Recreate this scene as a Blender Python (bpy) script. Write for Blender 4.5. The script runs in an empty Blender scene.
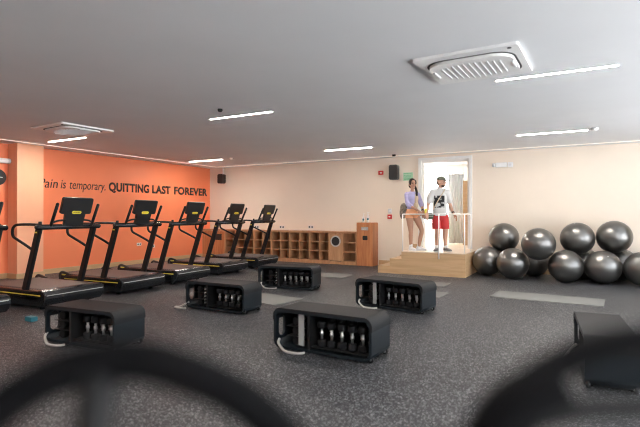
import bpy, bmesh, math, random
from mathutils import Vector, Matrix
random.seed(7)
R = math.radians
PI = math.pi
S = bpy.context.scene
COL = S.collection

# ------------------------------------------------------------------ materials
def nodes_of(name):
    m = bpy.data.materials.new(name)
    m.use_nodes = True
    nt = m.node_tree
    b = nt.nodes['Principled BSDF']
    return m, nt, b

def mat(name, col, rough=.5, metal=0., spec=.5, var=0., scale=8., bump=0., bscale=120., coat=0.):
    m, nt, b = nodes_of(name)
    b.inputs['Roughness'].default_value = rough
    b.inputs['Metallic'].default_value = metal
    b.inputs['Specular IOR Level'].default_value = spec
    b.inputs['Coat Weight'].default_value = coat
    tc = nt.nodes.new('ShaderNodeTexCoord')
    n = nt.nodes.new('ShaderNodeTexNoise')
    n.inputs['Scale'].default_value = scale
    n.inputs['Detail'].default_value = 4
    nt.links.new(tc.outputs['Object'], n.inputs['Vector'])
    r = nt.nodes.new('ShaderNodeValToRGB')
    v = max(var, .02)
    r.color_ramp.elements[0].position = .3
    r.color_ramp.elements[1].position = .7
    r.color_ramp.elements[0].color = tuple(c * (1 - v) for c in col) + (1,)
    r.color_ramp.elements[1].color = tuple(min(1, c * (1 + v)) for c in col) + (1,)
    nt.links.new(n.outputs['Fac'], r.inputs['Fac'])
    nt.links.new(r.outputs['Color'], b.inputs['Base Color'])
    if bump:
        n2 = nt.nodes.new('ShaderNodeTexNoise')
        n2.inputs['Scale'].default_value = bscale
        nt.links.new(tc.outputs['Object'], n2.inputs['Vector'])
        bp = nt.nodes.new('ShaderNodeBump')
        bp.inputs['Strength'].default_value = bump
        bp.inputs['Distance'].default_value = .004
        nt.links.new(n2.outputs['Fac'], bp.inputs['Height'])
        nt.links.new(bp.outputs['Normal'], b.inputs['Normal'])
    return m

def wood(name, c1, c2, scale=(1.5, 1.5, 14.), rough=.45):
    m, nt, b = nodes_of(name)
    b.inputs['Roughness'].default_value = rough
    tc = nt.nodes.new('ShaderNodeTexCoord')
    mp = nt.nodes.new('ShaderNodeMapping')
    mp.inputs['Scale'].default_value = scale
    nt.links.new(tc.outputs['Object'], mp.inputs['Vector'])
    n = nt.nodes.new('ShaderNodeTexNoise')
    n.inputs['Scale'].default_value = 2.2
    n.inputs['Detail'].default_value = 6
    n.inputs['Distortion'].default_value = .6
    nt.links.new(mp.outputs['Vector'], n.inputs['Vector'])
    r = nt.nodes.new('ShaderNodeValToRGB')
    r.color_ramp.elements[0].position = .35
    r.color_ramp.elements[1].position = .68
    r.color_ramp.elements[0].color = tuple(c1) + (1,)
    r.color_ramp.elements[1].color = tuple(c2) + (1,)
    nt.links.new(n.outputs['Fac'], r.inputs['Fac'])
    nt.links.new(r.outputs['Color'], b.inputs['Base Color'])
    return m

def emit(name, col, strength):
    m, nt, b = nodes_of(name)
    b.inputs['Base Color'].default_value = tuple(col) + (1,)
    b.inputs['Emission Color'].default_value = tuple(col) + (1,)
    b.inputs['Emission Strength'].default_value = strength
    return m

def rubber_floor():
    m, nt, b = nodes_of('rubber_floor')
    b.inputs['Roughness'].default_value = .5
    b.inputs['Specular IOR Level'].default_value = .4
    tc = nt.nodes.new('ShaderNodeTexCoord')
    v = nt.nodes.new('ShaderNodeTexVoronoi')
    v.inputs['Scale'].default_value = 120
    nt.links.new(tc.outputs['Object'], v.inputs['Vector'])
    sep = nt.nodes.new('ShaderNodeSeparateColor')
    nt.links.new(v.outputs['Color'], sep.inputs['Color'])
    r = nt.nodes.new('ShaderNodeValToRGB')
    e = r.color_ramp.elements
    e[0].position = .0; e[0].color = (.009, .0098, .012, 1)
    e[1].position = .55; e[1].color = (.020, .0215, .026, 1)
    x = e.new(.76); x.color = (.028, .030, .036, 1)
    x = e.new(.83); x.color = (.165, .168, .178, 1)
    x = e.new(1.); x.color = (.31, .315, .33, 1)
    nt.links.new(sep.outputs[0], r.inputs['Fac'])
    nt.links.new(r.outputs['Color'], b.inputs['Base Color'])
    bp = nt.nodes.new('ShaderNodeBump')
    bp.inputs['Strength'].default_value = .25
    bp.inputs['Distance'].default_value = .003
    nt.links.new(v.outputs['Distance'], bp.inputs['Height'])
    nt.links.new(bp.outputs['Normal'], b.inputs['Normal'])
    return m

def belt_mat():
    m, nt, b = nodes_of('belt_slats')
    b.inputs['Roughness'].default_value = .5
    tc = nt.nodes.new('ShaderNodeTexCoord')
    w = nt.nodes.new('ShaderNodeTexWave')
    w.inputs['Scale'].default_value = 6
    w.bands_direction = 'X'
    nt.links.new(tc.outputs['Object'], w.inputs['Vector'])
    r = nt.nodes.new('ShaderNodeValToRGB')
    r.color_ramp.elements[0].position = .05
    r.color_ramp.elements[1].position = .2
    r.color_ramp.elements[0].color = (.03, .026, .026, 1)
    r.color_ramp.elements[1].color = (.105, .082, .078, 1)
    nt.links.new(w.outputs['Fac'], r.inputs['Fac'])
    nt.links.new(r.outputs['Color'], b.inputs['Base Color'])
    return m

def shirt_mat():
    # white cotton with a dark printed square of pale blotches on the chest
    m, nt, b = nodes_of('printed_cotton')
    b.inputs['Roughness'].default_value = .85
    tc = nt.nodes.new('ShaderNodeTexCoord')
    sp = nt.nodes.new('ShaderNodeSeparateXYZ')
    nt.links.new(tc.outputs['Object'], sp.inputs['Vector'])
    def band(sock, c, hw):
        a = nt.nodes.new('ShaderNodeMath'); a.operation = 'COMPARE'
        a.inputs[1].default_value = c; a.inputs[2].default_value = hw
        nt.links.new(sock, a.inputs[0]); return a.outputs[0]
    def mul(p, q_):
        a = nt.nodes.new('ShaderNodeMath'); a.operation = 'MULTIPLY'
        nt.links.new(p, a.inputs[0]); nt.links.new(q_, a.inputs[1]); return a.outputs[0]
    lt = nt.nodes.new('ShaderNodeMath'); lt.operation = 'LESS_THAN'
    lt.inputs[1].default_value = -.03
    nt.links.new(sp.outputs['Y'], lt.inputs[0])
    mask = mul(mul(band(sp.outputs['X'], -.062, .112), band(sp.outputs['Z'], 1.125, .135)), lt.outputs[0])
    n = nt.nodes.new('ShaderNodeTexNoise')
    n.inputs['Scale'].default_value = 13
    n.inputs['Detail'].default_value = 2
    nt.links.new(tc.outputs['Object'], n.inputs['Vector'])
    r = nt.nodes.new('ShaderNodeValToRGB')
    r.color_ramp.elements[0].position = .52; r.color_ramp.elements[0].color = (.012, .012, .014, 1)
    r.color_ramp.elements[1].position = .64; r.color_ramp.elements[1].color = (.5, .5, .5, 1)
    nt.links.new(n.outputs['Fac'], r.inputs['Fac'])
    mx = nt.nodes.new('ShaderNodeMix'); mx.data_type = 'RGBA'
    mx.inputs[6].default_value = (.62, .61, .60, 1)
    nt.links.new(mask, mx.inputs[0])
    nt.links.new(r.outputs['Color'], mx.inputs[7])
    nt.links.new(mx.outputs[2], b.inputs['Base Color'])
    return m

def jacket_mat():
    return mat('camo_cloth', (.20, .16, .125), .9, var=.55, scale=22)

def pane_mat():
    m = bpy.data.materials.new('window_glass')
    m.use_nodes = True
    nt = m.node_tree
    nt.nodes.clear()
    o = nt.nodes.new('ShaderNodeOutputMaterial')
    t = nt.nodes.new('ShaderNodeBsdfTransparent')
    g = nt.nodes.new('ShaderNodeBsdfGlossy')
    g.inputs['Roughness'].default_value = .02
    mx = nt.nodes.new('ShaderNodeMixShader')
    mx.inputs[0].default_value = .06
    nt.links.new(t.outputs[0], mx.inputs[1])
    nt.links.new(g.outputs[0], mx.inputs[2])
    nt.links.new(mx.outputs[0], o.inputs[0])
    return m

M = dict(
    floor=rubber_floor(),
    ceiling=mat('ceiling_paint', (.75, .76, .78), .7, var=.02, scale=1.2),
    cream=mat('cream_paint', (.84, .735, .622), .65, var=.02, scale=1.5),
    orange=mat('orange_paint', (.92, .255, .115), .5, var=.03, scale=1.2),
    peach=mat('peach_paint', (.90, .44, .27), .5, var=.03, scale=1.2),
    white=mat('white_paint', (.86, .86, .85), .5),
    trimw=mat('white_trim', (.92, .90, .87), .4),
    platwood=wood('platform_birch', (.56, .36, .19), (.66, .44, .25), (.6, 6, 9)),
    deckwood=wood('pale_boards', (.70, .56, .42), (.78, .64, .50), (.6, 6, 3)),
    skirt=wood('skirting_wood', (.56, .37, .20), (.64, .44, .26), (1, 1, 9)),
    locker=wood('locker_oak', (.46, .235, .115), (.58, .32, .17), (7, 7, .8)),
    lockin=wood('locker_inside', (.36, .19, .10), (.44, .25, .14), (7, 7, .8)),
    tower=wood('tower_cherry', (.44, .16, .065), (.58, .25, .11), (9, 9, .8)),
    black=mat('black_metal', (.009, .009, .010), .5, spec=.28),
    grip=mat('grip_foam', (.006, .006, .007), .85, spec=.1),
    blackp=mat('black_plastic', (.014, .015, .017), .3, spec=.6),
    deckblk=mat('deck_black', (.016, .018, .022), .25, spec=.6),
    bench=mat('bench_shell', (.012, .017, .022), .42, spec=.3),
    benchin=mat('bench_inside', (.008, .008, .009), .6),
    cushion=mat('bench_cushion', (.018, .019, .021), .6, spec=.25, bump=.2, bscale=300),
    belt=belt_mat(),
    yellow=mat('yellow_plate', (.80, .66, .06), .4),
    chrome=mat('chrome', (.86, .86, .86), .38, metal=1.),
    iron=mat('dark_iron', (.014, .014, .016), .55, spec=.22),
    greyplate=mat('grey_plate', (.36, .37, .37), .5),
    strap=mat('grey_strap', (.50, .49, .47), .6),
    matgrey=mat('mat_grey', (.205, .205, .198), .75, bump=.2, bscale=200),
    ball=mat('ball_vinyl', (.215, .21, .203), .33, metal=.95, spec=.5),
    plug=mat('ball_plug', (.62, .62, .6), .5),
    plastic=mat('white_plastic', (.82, .82, .82), .4),
    acgrille=mat('grille_grey', (.66, .67, .69), .5),
    dark=mat('dark_slot', (.015, .015, .016), .6),
    red=mat('red_plastic', (.60, .03, .03), .4),
    green=mat('sign_green', (.10, .42, .20), .5),
    greenpale=mat('sign_pale', (.42, .66, .46), .5),
    lamp=emit('lamp_diffuser', (1., .92, .83), 245.),
    cove=emit('cove_light', (1., .88, .78), .45),
    glass=pane_mat(),
    skin_m=mat('skin_tan', (.58, .335, .24), .55, var=.06),
    skin_w=mat('skin_warm', (.50, .275, .185), .55, var=.06),
    hair=mat('dark_hair', (.022, .013, .009), .5, var=.3, scale=60),
    beard=mat('brown_hair', (.095, .056, .036), .6, var=.3, scale=60),
    cap=mat('olive_cap', (.20, .205, .15), .85),
    capdark=mat('cap_brim', (.07, .075, .06), .8),
    tee=shirt_mat(),
    redcloth=mat('red_cloth', (.58, .045, .045), .8, var=.08),
    lav=mat('lavender_cloth', (.42, .385, .60), .85, var=.08, scale=14),
    tan=mat('tan_top', (.60, .47, .33), .85),
    peachcloth=mat('peach_cloth', (.85, .42, .22), .8, var=.06),
    jacket=jacket_mat(),
    sock=mat('white_sock', (.82, .82, .82), .9),
    shoew=mat('white_shoe', (.80, .81, .84), .6),
    shoeg=mat('grey_shoe', (.16, .16, .165), .7),
    sole=mat('pale_sole', (.62, .62, .6), .7),
    bagg=mat('green_bag', (.075, .11, .075), .8, var=.2),
    yellowc=mat('yellow_cloth', (.70, .62, .08), .7),
    eye=mat('eye_dark', (.015, .012, .01), .3),
    lip=mat('lip', (.36, .12, .10), .5),
    teal=mat('teal_box', (.02, .16, .21), .5),
    letter=mat('black_vinyl', (.02, .014, .012), .5),
    curtain=mat('white_curtain', (.90, .91, .92), .9),
)

# ------------------------------------------------------------------ mesh helpers
def BM():
    return bmesh.new()

def add_box(bm, c, s, bev=0., rot=None, seg=2):
    """box centred at c with size s"""
    t = bmesh.new()
    bmesh.ops.create_cube(t, size=1.)
    bmesh.ops.scale(t, vec=Vector(s), verts=t.verts)
    if bev > 0:
        bmesh.ops.bevel(t, geom=list(t.edges), offset=bev, segments=seg, profile=.5, affect='EDGES')
    if rot is not None:
        bmesh.ops.transform(t, matrix=rot, verts=t.verts)
    bmesh.ops.translate(t, vec=Vector(c), verts=t.verts)
    merge(bm, t)

def bx(bm, x0, x1, y0, y1, z0, z1, bev=0.):
    add_box(bm, ((x0 + x1) / 2, (y0 + y1) / 2, (z0 + z1) / 2), (abs(x1 - x0), abs(y1 - y0), abs(z1 - z0)), bev)

def merge(bm, t):
    mp = {}
    for v in t.verts:
        mp[v] = bm.verts.new(v.co)
    for f in t.faces:
        try:
            nf = bm.faces.new([mp[v] for v in f.verts])
            nf.smooth = f.smooth
        except ValueError:
            pass
    t.free()

def add_cyl(bm, p0, p1, r0, r1=None, n=16, bev=0.):
    r1 = r0 if r1 is None else r1
    p0, p1 = Vector(p0), Vector(p1)
    d = p1 - p0
    t = bmesh.new()
    bmesh.ops.create_cone(t, cap_ends=True, segments=n, radius1=r0, radius2=r1, depth=d.length)
    for f in t.faces:
        f.smooth = len(f.verts) == 4
    if bev:
        es = [e for e in t.edges if any(len(f.verts) > 4 for f in e.link_faces)]
        bmesh.ops.bevel(t, geom=es, offset=bev, segments=2, profile=.5, affect='EDGES')
    q = Vector((0, 0, 1)).rotation_difference(d.normalized())
    bmesh.ops.transform(t, matrix=Matrix.Translation((p0 + p1) / 2) @ q.to_matrix().to_4x4(), verts=t.verts)
    merge(bm, t)

def add_ball(bm, c, s, u=20, v=12):
    t = bmesh.new()
    bmesh.ops.create_uvsphere(t, u_segments=u, v_segments=v, radius=1.)
    s = (s, s, s) if not hasattr(s, '__len__') else s
    bmesh.ops.scale(t, vec=Vector(s), verts=t.verts)
    bmesh.ops.translate(t, vec=Vector(c), verts=t.verts)
    for f in t.faces:
        f.smooth = True
    merge(bm, t)

def smooth_path(pts, n=6, closed=False):
    P = [Vector(p) for p in pts]
    out = []
    N = len(P)
    rng = range(N) if closed else range(N - 1)
    for i in rng:
        p1, p2 = P[i], P[(i + 1) % N]
        p0 = P[i - 1] if (i > 0 or closed) else p1 * 2 - p2
        p3 = P[(i + 2) % N] if (i + 2 < N or closed) else p2 * 2 - p1
        for k in range(n):
            t = k / n
            out.append(.5 * ((2 * p1) + (p2 - p0) * t + (2 * p0 - 5 * p1 + 4 * p2 - p3) * t * t + (3 * p1 - p0 - 3 * p2 + p3) * t ** 3))
    if not closed:
        out.append(P[-1])
    return out

def add_tube(bm, pts, r, n=10, closed=False, ry=None):
    """sweep a round (or flat, with ry) section along pts"""
    P = [Vector(p) for p in pts]
    N = len(P)
    ry = r if ry is None else ry
    rings = []
    up = None
    for i, p in enumerate(P):
        a = P[(i - 1) % N] if (closed or i > 0) else p
        b = P[(i + 1) % N] if (closed or i < N - 1) else p
        t = (b - a).normalized()
        if up is None:
            up = Vector((0, 0, 1)) if abs(t.z) < .9 else Vector((0, 1, 0))
        s = t.cross(up).normalized()
        up = s.cross(t).normalized()
        ring = []
        for k in range(n):
            an = 2 * PI * k / n
            ring.append(bm.verts.new(p + s * (math.cos(an) * r) + up * (math.sin(an) * ry)))
        rings.append(ring)
    for i in range(N if closed else N - 1):
        A, B = rings[i], rings[(i + 1) % N]
        for k in range(n):
            f = bm.faces.new((A[k], A[(k + 1) % n], B[(k + 1) % n], B[k]))
            f.smooth = True
    if not closed:
        bm.faces.new(list(reversed(rings[0])))
        bm.faces.new(rings[-1])

def add_prism(bm, poly, axis, a0, a1, smooth=False):
    """extrude a 2-D polygon along an axis (0,1,2); polygon gives the other two coordinates in order"""
    def P(u, v, w):
        return {0: (w, u, v), 1: (u, w, v), 2: (u, v, w)}[axis]
    A = [bm.verts.new(P(u, v, a0)) for u, v in poly]
    B = [bm.verts.new(P(u, v, a1)) for u, v in poly]
    n = len(poly)
    for i in range(n):
        f = bm.faces.new((A[i], A[(i + 1) % n], B[(i + 1) % n], B[i]))
        f.smooth = smooth
    bm.faces.new(list(reversed(A)))
    bm.faces.new(B)

def add_lathe(bm, prof, c=(0, 0, 0), n=24):
    rings = []
    for r, z in prof:
        rings.append([bm.verts.new((c[0] + r * math.cos(2 * PI * k / n), c[1] + r * math.sin(2 * PI * k / n), c[2] + z)) for k in range(n)])
    for A, B in zip(rings, rings[1:]):
        for k in range(n):
            f = bm.faces.new((A[k], A[(k + 1) % n], B[(k + 1) % n], B[k]))
            f.smooth = True
    bm.faces.new(list(reversed(rings[0])))
    bm.faces.new(rings[-1])

def rrect(w, h, r, n=6, cx=0., cy=0.):
    out = []
    for (sx, sy, a0) in ((1, -1, -90), (1, 1, 0), (-1, 1, 90), (-1, -1, 180)):
        for k in range(n + 1):
            a = R(a0 + 90 * k / n)
            out.append((cx + sx * (w / 2 - r) + r * math.cos(a), cy + sy * (h / 2 - r) + r * math.sin(a)))
    return out

def obj(name, bm, m, parent=None, loc=None, label=None):
    me = bpy.data.meshes.new(name)
    bmesh.ops.recalc_face_normals(bm, faces=bm.faces)
    bm.to_mesh(me)
    bm.free()
    me.materials.append(m)
    o = bpy.data.objects.new(name, me)
    COL.objects.link(o)
    if parent:
        o.parent = parent
    if loc:
        o.location = loc
    if label:
        o['label'] = label
    return o

def tag(o, label, cat, group=None, kind=None):
    o['label'] = label
    o['category'] = cat
    if group:
        o['group'] = group
    if kind:
        o['kind'] = kind
    return o

def thing(name, label, cat, loc=(0, 0, 0), rz=0., group=None):
    o = bpy.data.objects.new(name, None)
    o.empty_display_size = .1
    COL.objects.link(o)
    o.location = loc
    o.rotation_euler = (0, 0, rz)
    return tag(o, label, cat, group)

def struct(name, bm, m, label=None, cat=None):
    o = obj(name, bm, m)
    o['kind'] = 'structure'
    if label:
        o['label'] = label
    if cat:
        o['category'] = cat
    return o

KIDS = {}
def copy_tree(o, parent=None):
    c = o.copy()
    COL.objects.link(c)
    if parent:
        c.parent = parent
    for ch in list(o.children):
        copy_tree(ch, c)
    return c

def mesh_eval(o):
    """evaluated copy of an object's mesh with its modifiers, as a bmesh"""
    dg = bpy.context.evaluated_depsgraph_get()
    dg.update()
    e = o.evaluated_get(dg)
    me = bpy.data.meshes.new_from_object(e)
    b = bmesh.new()
    b.from_mesh(me)
    bpy.data.meshes.remove(me)
    return b

def loft(pts, n=16, sub=4, cap=True):
    """closed tapering limb through (position, radius or (rx, ry)) stations"""
    P = [(Vector(p), (r if hasattr(r, '__len__') else (r, r))) for p, r in pts]
    cs = smooth_path([p for p, r in P], sub)
    rs = smooth_path([(r[0], r[1], 0) for p, r in P], sub)
    st = [(c, max(r.x, .003), max(r.y, .003)) for c, r in zip(cs, rs)]
    def ends(a, b_):
        d = (a[0] - b_[0]).normalized(); k = min(a[1], a[2])
        return [(a[0] + d * k * math.sin(t), a[1] * math.cos(t), a[2] * math.cos(t)) for t in (R(75), R(50), R(25))]
    if cap:
        st = ends(st[0], st[1]) + st + ends(st[-1], st[-2])[::-1]
    b = BM(); rings = []
    N = len(st)
    for i, (c, rx, ry) in enumerate(st):
        t = (st[min(i + 1, N - 1)][0] - st[max(i - 1, 0)][0]).normalized()
        ax = Vector((1, 0, 0)) if abs(t.x) < .9 else Vector((0, 0, 1))
        dp = t.cross(ax).normalized(); sd = dp.cross(t).normalized()
        rings.append([b.verts.new(c + sd * rx * math.cos(2 * PI * k / n) + dp * ry * math.sin(2 * PI * k / n)) for k in range(n)])
    for A, B in zip(rings, rings[1:]):
        for k in range(n):
            f = b.faces.new((A[k], A[(k + 1) % n], B[(k + 1) % n], B[k])); f.smooth = True
    b.faces.new(list(reversed(rings[0]))); b.faces.new(rings[-1])
    bmesh.ops.recalc_face_normals(b, faces=b.faces)
    return b

def limbs(V, chains):
    return cat([loft([V[k] for k in c]) for c in chains])

def fuse(bm, voxel=.008, it=2):
    """make one continuous surface out of overlapping pieces"""
    me = bpy.data.meshes.new('tmp')
    bmesh.ops.recalc_face_normals(bm, faces=bm.faces)
    bm.to_mesh(me)
    bm.free()
    o = bpy.data.objects.new('tmp', me)
    COL.objects.link(o)
    md = o.modifiers.new('r', 'REMESH')
    md.mode = 'VOXEL'
    md.voxel_size = voxel
    md.use_smooth_shade = True
    sm = o.modifiers.new('m', 'SMOOTH')
    sm.factor = .5
    sm.iterations = it
    b = mesh_eval(o)
    for f in b.faces:
        f.smooth = True
    bpy.data.objects.remove(o)
    bpy.data.meshes.remove(me)
    return b

def largest(bm):
    """keep only the biggest connected surface"""
    left = set(bm.verts); best = []
    while left:
        v = left.pop(); st = [v]; isl = [v]
        while st:
            a = st.pop()
            for e in a.link_edges:
                o2 = e.other_vert(a)
                if o2 in left:
                    left.discard(o2); st.append(o2); isl.append(o2)
        if len(isl) > len(best):
            best = isl
    keep = set(best)
    bmesh.ops.delete(bm, geom=[v for v in bm.verts if v not in keep], context='VERTS')
    return bm

def trim(bm, z):
    """cut a garment off straight at its hem"""
    r = bmesh.ops.bisect_plane(bm, geom=list(bm.verts) + list(bm.edges) + list(bm.faces), plane_co=(0, 0, z), plane_no=(0, 0, -1), clear_outer=True)
    bmesh.ops.holes_fill(bm, edges=[e for e in bm.edges if e.is_boundary])
    return bm

def carve(o, cutter_bm):
    """subtract a shape from an object's mesh"""
    me = bpy.data.meshes.new('tmp')
    bmesh.ops.recalc_face_normals(cutter_bm, faces=cutter_bm.faces)
    cutter_bm.to_mesh(me)
    cutter_bm.free()
    c = bpy.data.objects.new('tmp', me)
    COL.objects.link(c)
    md = o.modifiers.new('b', 'BOOLEAN')
    md.operation = 'DIFFERENCE'
    md.solver = 'EXACT'
    md.object = c
    b = mesh_eval(o)
    o.modifiers.remove(md)
    bpy.data.objects.remove(c)
    bpy.data.meshes.remove(me)
    b.to_mesh(o.data)
    b.free()

# ------------------------------------------------------------------ room shell
XL, XR, YB, YF, H = -10.8, 3.8, 12.05, -2.6, 2.86
b = BM(); bx(b, XL - .15, XR + .15, YF - .15, YB + .15, -.12, 0); struct('floor', b, M['floor'], 'dark speckled rubber gym floor', 'floor')
b = BM(); bx(b, XL - .15, XR + .15, YF - .15, YB + .15, H, H + .12); struct('ceiling', b, M['ceiling'], 'flat pale grey ceiling', 'ceiling')
b = BM(); bx(b, XL - .15, XL, YF, YB + .15, 0, H); struct('wall_left', b, M['orange'], 'orange wall behind the treadmills', 'wall')
DX0, DX1, DZ0, DZ1 = -3.70, -2.50, .52, 2.74
b = BM()
bx(b, XL, DX0, YB, YB + .15, 0, H); bx(b, DX1, XR, YB, YB + .15, 0, H)
bx(b, DX0, DX1, YB, YB + .15, DZ1, H); bx(b, DX0, DX1, YB, YB + .15, 0, DZ0)
struct('wall_back', b, M['cream'], 'cream wall with the bright doorway', 'wall')
b = BM(); bx(b, XL, XR, YF - .15, YF, 0, H); struct('wall_front', b, M['cream'], 'cream wall behind the viewer', 'wall')
# right wall with three large windows
WINS = [(-1.6, 2.2), (2.9, 6.7), (7.4, 10.4)]
WZ0, WZ1 = .35, 2.55
b = BM()
bx(b, XR, XR + .15, YF, YB + .15, 0, WZ0); bx(b, XR, XR + .15, YF, YB + .15, WZ1, H)
ys = [YF] + [v for w in WINS for v in w] + [YB + .15]
for i in range(0, len(ys), 2):
    bx(b, XR, XR + .15, ys[i], ys[i + 1], WZ0, WZ1)
struct('wall_right', b, M['cream'], 'cream wall with tall windows', 'wall')
for i, (y0, y1) in enumerate(WINS):
    b = BM()
    t = .05
    bx(b, XR + .04, XR + .1, y0, y1, WZ0, WZ0 + t); bx(b, XR + .04, XR + .1, y0, y1, WZ1 - t, WZ1)
    for k in range(4):
        y = y0 + (y1 - y0 - t) * k / 3
        bx(b, XR + .04, XR + .1, y, y + t, WZ0 + t, WZ1 - t)
    w = struct('window_%d' % (i + 1), b, M['white'])
    for k in range(3):
        ya = y0 + (y1 - y0 - t) * k / 3 + t
        yb = y0 + (y1 - y0 - t) * (k + 1) / 3
        b = BM(); bx(b, XR + .066, XR + .074, ya, yb, WZ0 + t, WZ1 - t)
        obj('pane', b, M['glass'], w)
# pilaster on the left wall
PX, PY0, PY1 = -10.45, 5.75, 6.31
b = BM(); bx(b, XL, PX, PY0, PY1, 0, H); struct('pillar_left', b, M['peach'], 'peach pilaster standing out from the orange wall', 'pillar')
# skirtings
b = BM()
bx(b, XL, XL + .02, YF, PY0, 0, .11); bx(b, XL, XL + .02, PY1, 11.68, 0, .11)
bx(b, XL + .02, PX, PY0 - .02, PY0, 0, .11); bx(b, PX, PX + .02, PY0 - .02, PY1 + .02, 0, .11)
struct('baseboard_left', b, M['skirt'])
b = BM(); bx(b, -4.86, -4.27, YB - .02, YB, 0, .14)
bx(b, -4.27, -3.98, YB - .02, YB, .172, .31); bx(b, -3.98, -3.80, YB - .02, YB, .345, .60)
bx(b, -2.26, XR, YB - .02, YB, 0, .11)
struct('baseboard_back', b, M['skirt'])
# slim pale lit profile running round the ceiling a little off the walls
def profile_strip(name, x0, x1, y0, y1):
    b = BM(); bx(b, x0, x1, y0, y1, H - .008, H)
    return struct(name, b, M['cove'])
profile_strip('trim_1', -10.22, -10.19, YF + .6, 11.70)
profile_strip('trim_2', -10.19, 3.2, 11.67, 11.70)

# doorway: casing and inner lining
b = BM()
bx(b, DX0 - .07, DX0, YB - .03, YB + .15, DZ0, DZ1 + .06); bx(b, DX1, DX1 + .07, YB - .03, YB + .15, DZ0, DZ1 + .06)
bx(b, DX0, DX1, YB - .03, YB + .15, DZ1, DZ1 + .06)
d = struct('door_1', b, M['white'], 'white cased doorway behind the two people', 'doorway')
b = BM(); bx(b, DX0, DX0 + .045, YB + .02, YB + .17, DZ0, DZ1); bx(b, DX1 - .045, DX1, YB + .02, YB + .17, DZ0, DZ1)
bx(b, DX0 + .045, DX1 - .045, YB + .02, YB + .17, DZ1 - .07, DZ1)
obj('door_frame', b, M['trimw'], d)
# corridor beyond the doorway
CX0, CX1, CY0, CY1 = -7.2, -.9, YB + .15, 17.0
b = BM(); bx(b, CX0, CX1, YB + .15, CY1 + .15, .40, .52); struct('floor_corridor', b, M['deckwood'], 'pale wooden floor beyond the doorway', 'floor')
b = BM(); bx(b, CX0 - .1, CX1 + .1, CY0, CY1 + .2, 3.1, 3.2); struct('ceiling_corridor', b, M['white'])
b = BM(); bx(b, CX0 - .1, CX0, CY0, CY1, .4, 3.1); struct('wall_corridor_left', b, M['white'])
b = BM(); bx(b, CX1, CX1 + .1, CY0, CY1, .4, 3.1); struct('wall_corridor_right', b, M['white'])
b = BM()
bx(b, CX0, CX1, CY1, CY1 + .12, .4, 1.0); bx(b, CX0, CX1, CY1, CY1 + .12, 2.85, 3.1)
bx(b, CX0, -6.6, CY1, CY1 + .12, 1.0, 2.85); bx(b, -4.2, CX1, CY1, CY1 + .12, 1.0, 2.85)
struct('wall_corridor_back', b, M['white'])
b = BM()
for k in range(4):
    x = -6.6 + (2.4 - .05) * k / 3
    bx(b, x, x + .05, CY1 + .03, CY1 + .09, 1.05, 2.8)
bx(b, -6.6, -4.2, CY1 + .03, CY1 + .09, 1.0, 1.05); bx(b, -6.6, -4.2, CY1 + .03, CY1 + .09, 2.8, 2.85)
w = struct('window_4', b, M['white'])
b = BM(); bx(b, -6.55, -4.25, CY1 + .056, CY1 + .064, 1.05, 2.8); obj('pane', b, M['glass'], w)
# wood-edged panel and a white curtain seen through the doorway
b = BM(); bx(b, -2.93, -2.70, 13.3, 13.36, .52, 2.28, .008)
tag(obj('door_panel', b, M['skirt']), 'brown wooden panel edge standing just inside the bright doorway', 'panel')
b = BM()
poly = []
N = 40
for i in range(N + 1):
    u = i / N
    poly.append((-3.42 + .42 * u, 13.75 + .035 * math.sin(u * 2 * PI * 5)))
for i in range(N, -1, -1):
    u = i / N
    poly.append((-3.42 + .42 * u, 13.762 + .035 * math.sin(u * 2 * PI * 5)))
add_prism(b, poly, 2, .54, 2.5, True)
cu = thing('curtain', 'white pleated curtain hanging beyond the doorway', 'curtain', (0, 0, 0))
obj('cloth', b, M['curtain'], cu)
b = BM(); add_cyl(b, (-3.5, 13.757, 2.5), (-2.98, 13.757, 2.5), .012); add_cyl(b, (-3.46, 13.757, 2.5), (-3.46, 13.757, 3.1), .008); add_cyl(b, (-3.02, 13.757, 2.5), (-3.02, 13.757, 3.1), .008)
obj('curtain_rail', b, M['plastic'], cu)
def tube_lamp(x, y, z, L, label, group, w=.034, name='strip_light'):
    t = thing(name, label, 'light', (x, y, z), 0, group)
    # flush frame with the diffuser lying level in it, so that it only shines down
    b = BM(); hw, hl, e = w / 2, L / 2, .010
    for x0, x1, y0, y1 in ((-hl - e, hl + e, hw, hw + e), (-hl - e, hl + e, -hw - e, -hw), (-hl - e, -hl, -hw, hw), (hl, hl + e, -hw, hw)):
        bx(b, x0, x1, y0, y1, -.005, 0)
    obj('frame', b, M['plastic'], t)
    b = BM(); bx(b, -hl, hl, -hw, hw, -.004, 0); obj('diffuser', b, M['lamp'], t)
    return t
tube_lamp(-4.4, 14.0, 3.1, 1.2, 'added unseen strip light brightening the corridor beyond the doorway', None)  # both corridor lamps are added out of view to brighten the doorway
tube_lamp(-3.4, 15.6, 3.1, 1.2, 'second added unseen strip light deeper in the corridor beyond the doorway', None)

# ------------------------------------------------------------------ ceiling things
for x, y, lab in ((-4.60, 5.80, 'bright strip light in the middle of the ceiling, large, over the centre benches'),
                  (-.30, 5.69, 'longest strip light, right beside the large ceiling air conditioner'),
                  (-9.13, 5.98, 'short strip light beside the left ceiling air conditioner'),
                  (-4.78, 9.95, 'strip light near the back wall above the lockers, left of the speaker'),
                  (-9.27, 10.17, 'strip light in the far left corner above the orange wall'),
                  (-.56, 9.79, 'strip light near the back wall above the exercise balls')):
    tube_lamp(x, y, H, 1.17, lab, 'ceiling strip lights')

for x, y, lab in ((-8.95, 1.75, 'strip light on the ceiling near the left wall, behind the viewer row'),
                  (-4.50, 1.70, 'strip light on the ceiling left of the viewer'),
                  (-.15, 1.62, 'strip light on the ceiling right above the viewer')):
    tube_lamp(x, y, H, 1.17, lab, 'ceiling strip lights')

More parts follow.
